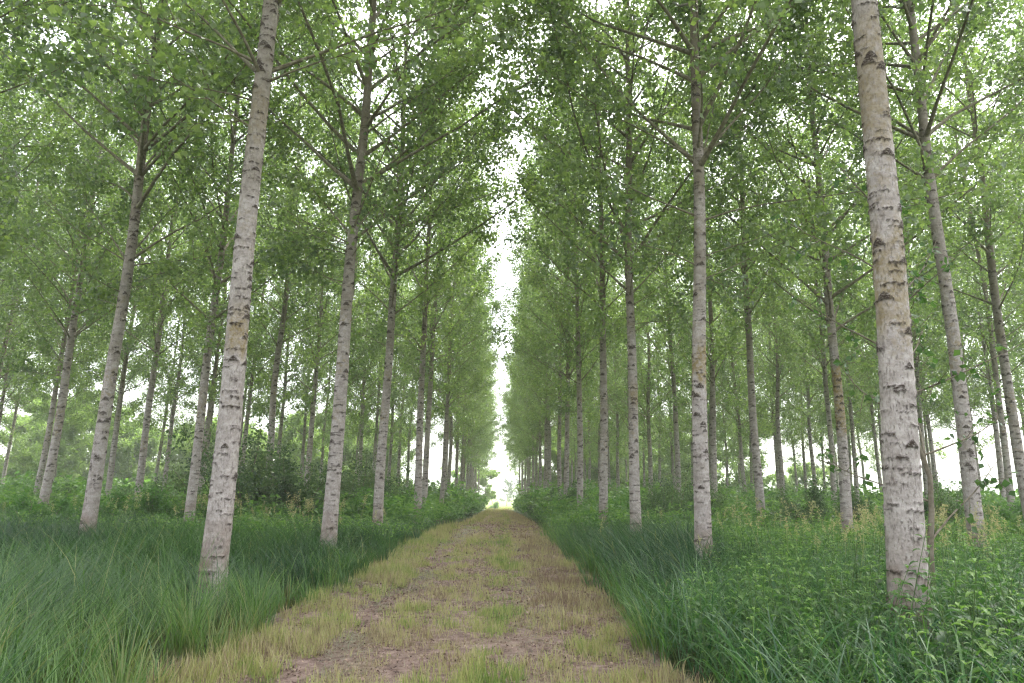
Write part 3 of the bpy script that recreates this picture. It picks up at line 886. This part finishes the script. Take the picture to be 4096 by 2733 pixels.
def rank_blades(side, y0, y1, dens, ln, wd, keep=None):
    x, y = region(rng, dens, y0, y1, side, 0.1)
    if keep is not None:
        k = keep(x, y); x, y = x[k], y[k]
    k = len(x)
    dead = rng.uniform(size=k) < .05
    blades(mb, rng, np.stack([x, y, gz(y)], 1), ln * rng.uniform(.5, 1.2, k), wd * rng.uniform(.6, 1.4, k), rng.uniform(0, 6.28, k),
           rng.uniform(.02, .35, k), rng.uniform(.6, 2.3, k), 6, 0, np.where(dead, 1.0, rng.uniform(.2, .8, k)))
rank_blades(-1, 3.2, 9, 26, .8, .0125)
rank_blades(-1, 9, 18, 10, .8, .017)
rank_blades(1, 3.2, 10, 25, .8, .012)
sedge(-1, 3.2, 9, 8.5, 62, 1.05, .0085, 6)
sedge(-1, 9, 18, 7, 44, .95, .0125, 5)
sedge(-1, 18, 27, 4, 24, 1.0, .019, 4)
# to the right only a belt beside the path and the patch behind the nettles is sedge
near_r = lambda x, y: ((x - path_edges(y)[1]) < 0.1 + 0.5 * np.clip(y - 7.0, 0, 6) + 1.2 * vnoise(x, y, .5, 44)) & (y > 6.6)
sedge(1, 3.5, 9, 8, 50, 1.1, .010, 6, 0.0, near_r)
sedge(1, 9, 18, 6, 38, 1.2, .014, 5, 0.0, near_r)
sedge(1, 18, 30, 4, 22, 1.0, .016, 4, 0.0, lambda x, y: (x - path_edges(y)[1]) < 2.6 + vnoise(x, y, .5, 45))
tag(link("grass", mb.mesh("grass", [M_SEDGE])), "tall arching green grass growing on both sides of the path", "grass", kind="stuff")
print("sedge quads", sum(len(f) for f in mb.f))

# nettle like herbs: stem with opposite pairs of pointed leaves
def herb_template(seed, h, pairs, leaf, quads=2):
    rng = np.random.RandomState(seed)
    m_ = MB()
    bend = rng.normal(0, .06, 2)
    stem = np.array([[bend[0] * t * t * h, bend[1] * t * t * h, t * h] for t in np.linspace(0, 1, 4)])
    tube(m_, stem, np.array([.004, .0035, .003, .002]), 3, 1, rnd=.4, tip=1.0)
    a0 = rng.uniform(0, 3.14)
    for i in range(pairs):
        t = 0.28 + 0.72 * i / (pairs - 1)
        b = np.array([bend[0] * t * t * h, bend[1] * t * t * h, t * h])
        L = leaf * (1.0 - 0.55 * max(0, (t - .6) / .4)) * rng.uniform(.85, 1.15)
        for q in range(2 if i < pairs - 1 else 3):
            az = a0 + (i % 2) * 1.57 + q * (3.14 if i < pairs - 1 else 2.1) + rng.normal(0, .25)
            el = rng.uniform(-.05, .45) + (.4 if i > pairs - 3 else 0)
            dr = np.array([math.cos(az), math.sin(az), 0]); sd = np.array([-math.sin(az), math.cos(az), 0])
            p0 = b + dr * 0.012
            pts = [p0]
            for s_ in range(3):
                e = el - s_ * 0.42
                pts.append(pts[-1] + (dr * math.cos(e) + np.array([0, 0, math.sin(e)])) * L / 3)
            ws = [0.04, .46, .38, 0.02]
            V = []
            for p_, w_ in zip(pts, ws):
                upf = np.array([0, 0, 0.22 * w_ * L])
                V += [p_ - sd * w_ * L * .5 + upf, p_, p_ + sd * w_ * L * .5 + upf]
            F = []
            for s_ in range(3):
                F += [[3 * s_, 3 * s_ + 1, 3 * s_ + 4, 3 * s_ + 3], [3 * s_ + 1, 3 * s_ + 2, 3 * s_ + 5, 3 * s_ + 4]]
            m_.add(V, F, 0, True, rnd=np.clip(.25 + .55 * max(0, (t - .55)) / .45 + rng.normal(0, .06), 0, 1), tip=1.0)
    return m_.arrays()
def herb_low(seed, h, n, leaf):
    rng = np.random.RandomState(seed)
    m_ = MB()
    P = np.stack([rng.normal(0, .09, n), rng.normal(0, .09, n), h * rng.uniform(.2, 1, n) ** .7], 1)
    leaves(m_, rng, P, leaf, 0, .15, .5, .4, np.clip(.2 + .6 * P[:, 2] / h + rng.normal(0, .12, n), 0, 1), .5)
    return m_.arrays()
HT = [herb_template(500 + k, h, p_, lf) for k, (h, p_, lf) in enumerate([(.75, 8, .095), (.85, 9, .105), (.65, 7, .085), (.95, 10, .10), (.7, 8, .08), (.8, 7, .125)])]
HL = [herb_low(520 + k, h, 22, .10) for k, h in enumerate([.55, .7, .8, .6])]
rng = np.random.RandomState(22)
mb = MB()
def herbs(temps, side, y0, y1, dens, keep, smin=.75, smax=1.15, xin=.25, drnd=.14):
    x, y = region(rng, dens, y0, y1, side, xin)
    k = keep(x, y); x, y = x[k], y[k]
    l, r = path_edges(y)
    inn = np.clip(((x - r) if side > 0 else (l - x)) / 1.2, .35, 1)
    scatter(mb, rng, temps, np.stack([x, y, gz(y) - .01], 1), rng.uniform(0, 6.28, len(x)),
            rng.uniform(smin, smax, len(x)) * (.6 + .4 * inn) * (.8 + .4 * vnoise(x, y, .5, 51)), .16, drnd)
rk = lambda x, y: (x - path_edges(y)[1]) > 0.5 + 0.5 * np.clip(y - 7.0, 0, 7) - 1.2 * vnoise(x, y, .6, 52)
herbs(HT, 1, 3.2, 8, 44, rk, .5, 1.25, .15, .22)
herbs(HT, 1, 8, 14, 22, rk, .5, 1.2, .15, .22)
allk = lambda x, y: np.ones(len(x), bool)
herbs(HL, 1, 12, 22, 16, lambda x, y: rk(x, y) & (vnoise(x, y, .25, 53) > .28))
herbs(HL, 1, 22, 32, 8, allk, 1.0, 1.6)
herbs(HL, 1, 30, 45, 6, allk, 1.5, 2.3)
herbs(HT, -1, 6, 18, 0.5, lambda x, y: x < -5, .6, .9)
herbs(HL, -1, 17, 26, 7, lambda x, y: (vnoise(x, y, .3, 54) > .42), .8, 1.2)
herbs(HL, -1, 25, 45, 7, allk, 1.3, 2.1)
herbs(HL, -1, 45, 100, 2.6, allk, 2.2, 3.8)
herbs(HL, 1, 45, 100, 2.6, allk, 2.2, 3.8)
tag(link("undergrowth", mb.mesh("undergrowth", [M_HERB, M_GREENSTEM])), "leafy green nettles and herbs covering the floor between the poplars", "undergrowth", kind="stuff")
print("herb quads", sum(len(f) for f in mb.f))

# broad arching grass blades among the nettles
rng = np.random.RandomState(23)
mb = MB()
x, y = region(rng, 85, 3.2, 12.5, 1, .05); k = rk(x, y) | (rng.uniform(size=len(x)) < .12); x, y = x[k], y[k]
n = len(x); per = 3
I = np.repeat(np.arange(n), per); k = len(I)
root = np.stack([x[I] + rng.normal(0, .04, k), y[I] + rng.normal(0, .04, k), rng.uniform(0, .3, k)], 1)
blades(mb, rng, root, rng.uniform(.3, .9, k), rng.uniform(.009, .02, k), rng.uniform(0, 6.28, k), rng.uniform(.05, .5, k), rng.uniform(1.2, 2.5, k), 6, 0)
tag(link("weeds", mb.mesh("weeds", [M_BROADBLADE])), "broad arching reed blades mixed into the nettles right of the path", "weeds", kind="stuff")

# seed heads
def panicle(seed, h):
    rng = np.random.RandomState(seed); m_ = MB()
    b = rng.normal(0, .16, 2)
    ts = np.linspace(0, 1, 6)
    st = np.stack([b[0] * ts ** 2, b[1] * ts ** 2, ts * h], 1)
    tube(m_, st, np.linspace(.0028, .0014, 6), 3, 0, rnd=.8, tip=1.)
    n = 44
    t = rng.uniform(.8, 1.03, n)
    P = np.stack([b[0] * t ** 2, b[1] * t ** 2, t * h], 1) + rng.normal(0, .02, (n, 3)) * (1.6 - (t - .8) * 4)[:, None]
    leaves(m_, rng, P, .045, 0, -.5, .32, .4)
    return m_.arrays()
PT = [panicle(600 + k, h) for k, h in enumerate([1.1, 1.25, 1.0, 1.35])]
rng = np.random.RandomState(24)
mb = MB()
pts = []
for (cx, cy_, sx, sy, n) in [(5.4, 9.6, 1.1, 1.0, 26), (6.2, 11.2, 1.5, 1.2, 30), (8.6, 12.5, 1.8, 1.6, 50), (9.6, 13.2, 1.6, 1.2, 60), (5.5, 14.5, 1.5, 1.5, 18), (11.5, 16, 2.5, 2, 30), (9.5, 20.5, 3, 1.5, 34), (-6.3, 20.5, 1.8, 1.5, 46), (-10, 19.5, 2.5, 1.8, 26), (-4.6, 18.5, 1, 2, 16), (13.5, 20, 2, 2, 25)]:
    pts.append(np.stack([rng.normal(cx, sx, n), rng.normal(cy_, sy, n), np.zeros(n)], 1))
pts = np.concatenate(pts)
pts = pts[rng.uniform(size=len(pts)) < .6]
scatter(mb, rng, PT, pts, rng.uniform(0, 6.28, len(pts)), rng.uniform(.8, 1.1, len(pts)), .1, .2)
tag(link("grass_seed_heads", mb.mesh("grass_seed_heads", [M_SEED])), "pale straw coloured seed heads standing above the tall grass", "grass", kind="stuff")

# mown stubble on the path
rng = np.random.RandomState(25)
mb = MB()
def stub_density(x, y, l, r):
    """how thick the stubble stands: wheel tracks and the middle are worn to soil"""
    u = (x - l) / (r - l)
    w = 0.05 * (vnoise(x * 0 + 7, y, .35, 61) - .5) + 0.13 * (vnoise(x, y, .9, 67) - .5) + 0.07 * (vnoise(x, y, 3.1, 68) - .5)
    d = np.full(len(x), .6)
    d = np.where(u < .24 + w, .8, d)
    d = np.where((u > .22 + w) & (u < .32 + w), .16, d)
    d = np.where((u > .43 + w) & (u < .61 + w), .42, d)
    d = np.where((u > .60 + w) & (u < .67 + w), .8, d)
    d = np.where((u > .67 + w) & (u < .78 + w), .42, d)
    d = np.where(u > .78 + w, .75, d)
    d = d * np.where(y > 27, 1.25, 1) * np.where((y > 24) & (y < 33) & (u > .15), .45, 1)
    pat = vnoise(x, y, 2.2, 62) * .6 + vnoise(x, y, 6, 63) * .4
    return np.clip(d * (.72 + 3.2 * (pat - .42)), 0, 1), u
def stubble(y0, y1, dens, per, hgt, wd, seg):
    n = int(dens * 4.6 * (y1 - y0))
    y = rng.uniform(y0, y1, n); l, r = path_edges(y)
    x = l - .05 + (r - l + .1) * rng.uniform(0, 1, n)
    d, u = stub_density(x, y, l, r)
    k = rng.uniform(size=n) < d
    x, y, u, d = x[k], y[k], u[k], d[k]; n = len(x)
    cl = vnoise(x, y, 1.1, 64) * .6 + vnoise(x, y, 4, 66) * .4
    col = .42 + 1.0 * (cl - .5) + np.where(u > .72, -.2, 0) + np.where(u < .26, .04, 0) + np.where((u > .59) & (u < .68), .25, 0) + rng.normal(0, .16, n)
    h = hgt * rng.uniform(.45, 1.3, n) * (.55 + .9 * vnoise(x, y, 2.5, 65)) * np.where(u < .26, 1.3, 1) * (.5 + .5 * d)
    I = np.repeat(np.arange(n), per); k = len(I)
    sp = .018 * wd / .007
    root = np.stack([x[I] + rng.normal(0, sp, k), y[I] + rng.normal(0, sp, k), gz(y)[I] + .01], 1)
    blades(mb, rng, root, h[I] * rng.uniform(.5, 1.15, k), wd * rng.uniform(.6, 1.4, k), rng.uniform(0, 6.28, k), rng.uniform(0, .4, k), rng.uniform(.1, .8, k), seg, 0, col[I] + rng.normal(0, .12, k))
stubble(3.2, 8, 520, 5, .15, .0095, 3)
stubble(8, 15, 380, 5, .15, .012, 2)
stubble(15, 30, 180, 5, .17, .015, 2)
stubble(30, 70, 28, 5, .18, .03, 1)
stubble(70, 140, 12, 4, .2, .06, 1)
tag(link("mown_grass", mb.mesh("mown_grass", [M_STUBBLE])), "short yellowish mown stubble covering the path", "grass", kind="stuff")
print("stubble quads", sum(len(f) for f in mb.f))

# cut grass lying in swaths and chaff
rng = np.random.RandomState(26)
mb = MB()
def hay(n, y0, y1, uc, us, wd, ln):
    y = y0 + (y1 - y0) * rng.uniform(0, 1, n) ** 1.5; l, r = path_edges(y)
    u = rng.normal(uc, us, n) if us else rng.uniform(0, 1, n)
    x = l + (r - l) * u
    k = vnoise(x, y, 1.0, 71) > (.42 if us else .35); x, y = x[k], y[k]; n = len(x)
    sz = np.clip(y / 7, .8, 5)
    az = np.where(rng.uniform(size=n) < .5, 1.57 + rng.normal(0, .5, n), rng.uniform(0, 6.28, n))
    blades(mb, rng, np.stack([x, y, rng.uniform(.035, .095, n) + gz(y)], 1), ln * rng.uniform(.4, 1.2, n), wd * sz * rng.uniform(.7, 1.3, n), az, rng.uniform(1.35, 1.6, n), rng.uniform(1.5, 1.75, n), 2, 0,
           rng.normal(.38 if us else .75, .28, n))
hay(6500, 3.5, 34, .275, .045, .0055, .24)
hay(9000, 3.5, 30, -.005, .04, .0055, .28)
hay(3500, 3.5, 25, .74, .04, .004, .16)
hay(2500, 3.5, 25, 1.0, .02, .0045, .2)
hay(16000, 3.3, 40, .5, 0, .0028, .11)
tag(link("cut_grass", mb.mesh("cut_grass", [M_HAY])), "wilted cut grass lying in flat swaths on the path", "grass", kind="stuff")

# brown leaf litter, clods and stalk ends between the tufts
M_LITTER = leaf_mat("litter", [(0.07, 0.042, 0.034), (0.17, 0.11, 0.09), (0.27, 0.19, 0.155), (0.4, 0.31, 0.24)], (1.1, 1.0, 0.9), 0.15, 0.8, 0.2)
rng = np.random.RandomState(28)
mb = MB()
for y0, y1, n, sz in ((3.3, 8, 15000, .026), (8, 16, 13000, .04), (16, 40, 9000, .075)):
    y = rng.uniform(y0, y1, n); l, r = path_edges(y); x = l + (r - l) * rng.uniform(0.02, 1, n)
    k = (vnoise(x, y, 1.7, 81) * .5 + vnoise(x, y, 5, 82) * .5) > .42; x, y = x[k], y[k]
    leaves(mb, rng, np.stack([x, y, gz(y) + rng.uniform(.04, .085, len(x))], 1), sz, 0, 0.0, .55, .45, None, .55)
tag(link("leaf_litter", mb.mesh("leaf_litter", [M_LITTER])), "brown leaf litter and broken stalks scattered along the path", "litter", kind="stuff")

# tufts of the bright meadow past the end of the path
rng = np.random.RandomState(27)
mb = MB()
n = 9000
x = rng.uniform(-20, 20, n); y = rng.uniform(134, 190, n)
blades(mb, rng, np.stack([x, y, gz(y)], 1), rng.uniform(.2, .6, n), .05, rng.uniform(0, 6.28, n), rng.uniform(0, .4, n), rng.uniform(.5, 1.6, n), 2, 0, rng.uniform(.3, 1, n))
tag(link("meadow_grass", mb.mesh("meadow_grass", [M_STUBBLE])), "bright yellowish meadow grass beyond the end of the path", "grass", kind="stuff")

# ------------------------------------------------------------------ thin haze volume added to lighten and pale the far trees
def haze_box(x0, x1, y0, y1, z0, z1, density):
    m = bpy.data.materials.new("veil_haze")
    m.use_nodes = True
    n = m.node_tree.nodes
    n.remove(n["Principled BSDF"])
    v = n.new("ShaderNodeVolumePrincipled")
    v.inputs['Color'].default_value = (0.92, 0.94, 0.92, 1)
    v.inputs['Density'].default_value = density
    m.node_tree.links.new(v.outputs[0], n["Material Output"].inputs['Volume'])
    b = MB()
    c = np.array([[x, y, z] for z in (z0, z1) for x, y in ((x0, y0), (x1, y0), (x1, y1), (x0, y1))], float)
    b.add(c, [[0, 3, 2, 1], [4, 5, 6, 7], [0, 1, 5, 4], [1, 2, 6, 5], [2, 3, 7, 6], [3, 0, 4, 7]])
    tag(link("haze", b.mesh("haze", [m])), kind="stuff")
haze_box(-950, 950, -350, 1550, -12, 36, 0.001)
cy.volume_bounces = 1
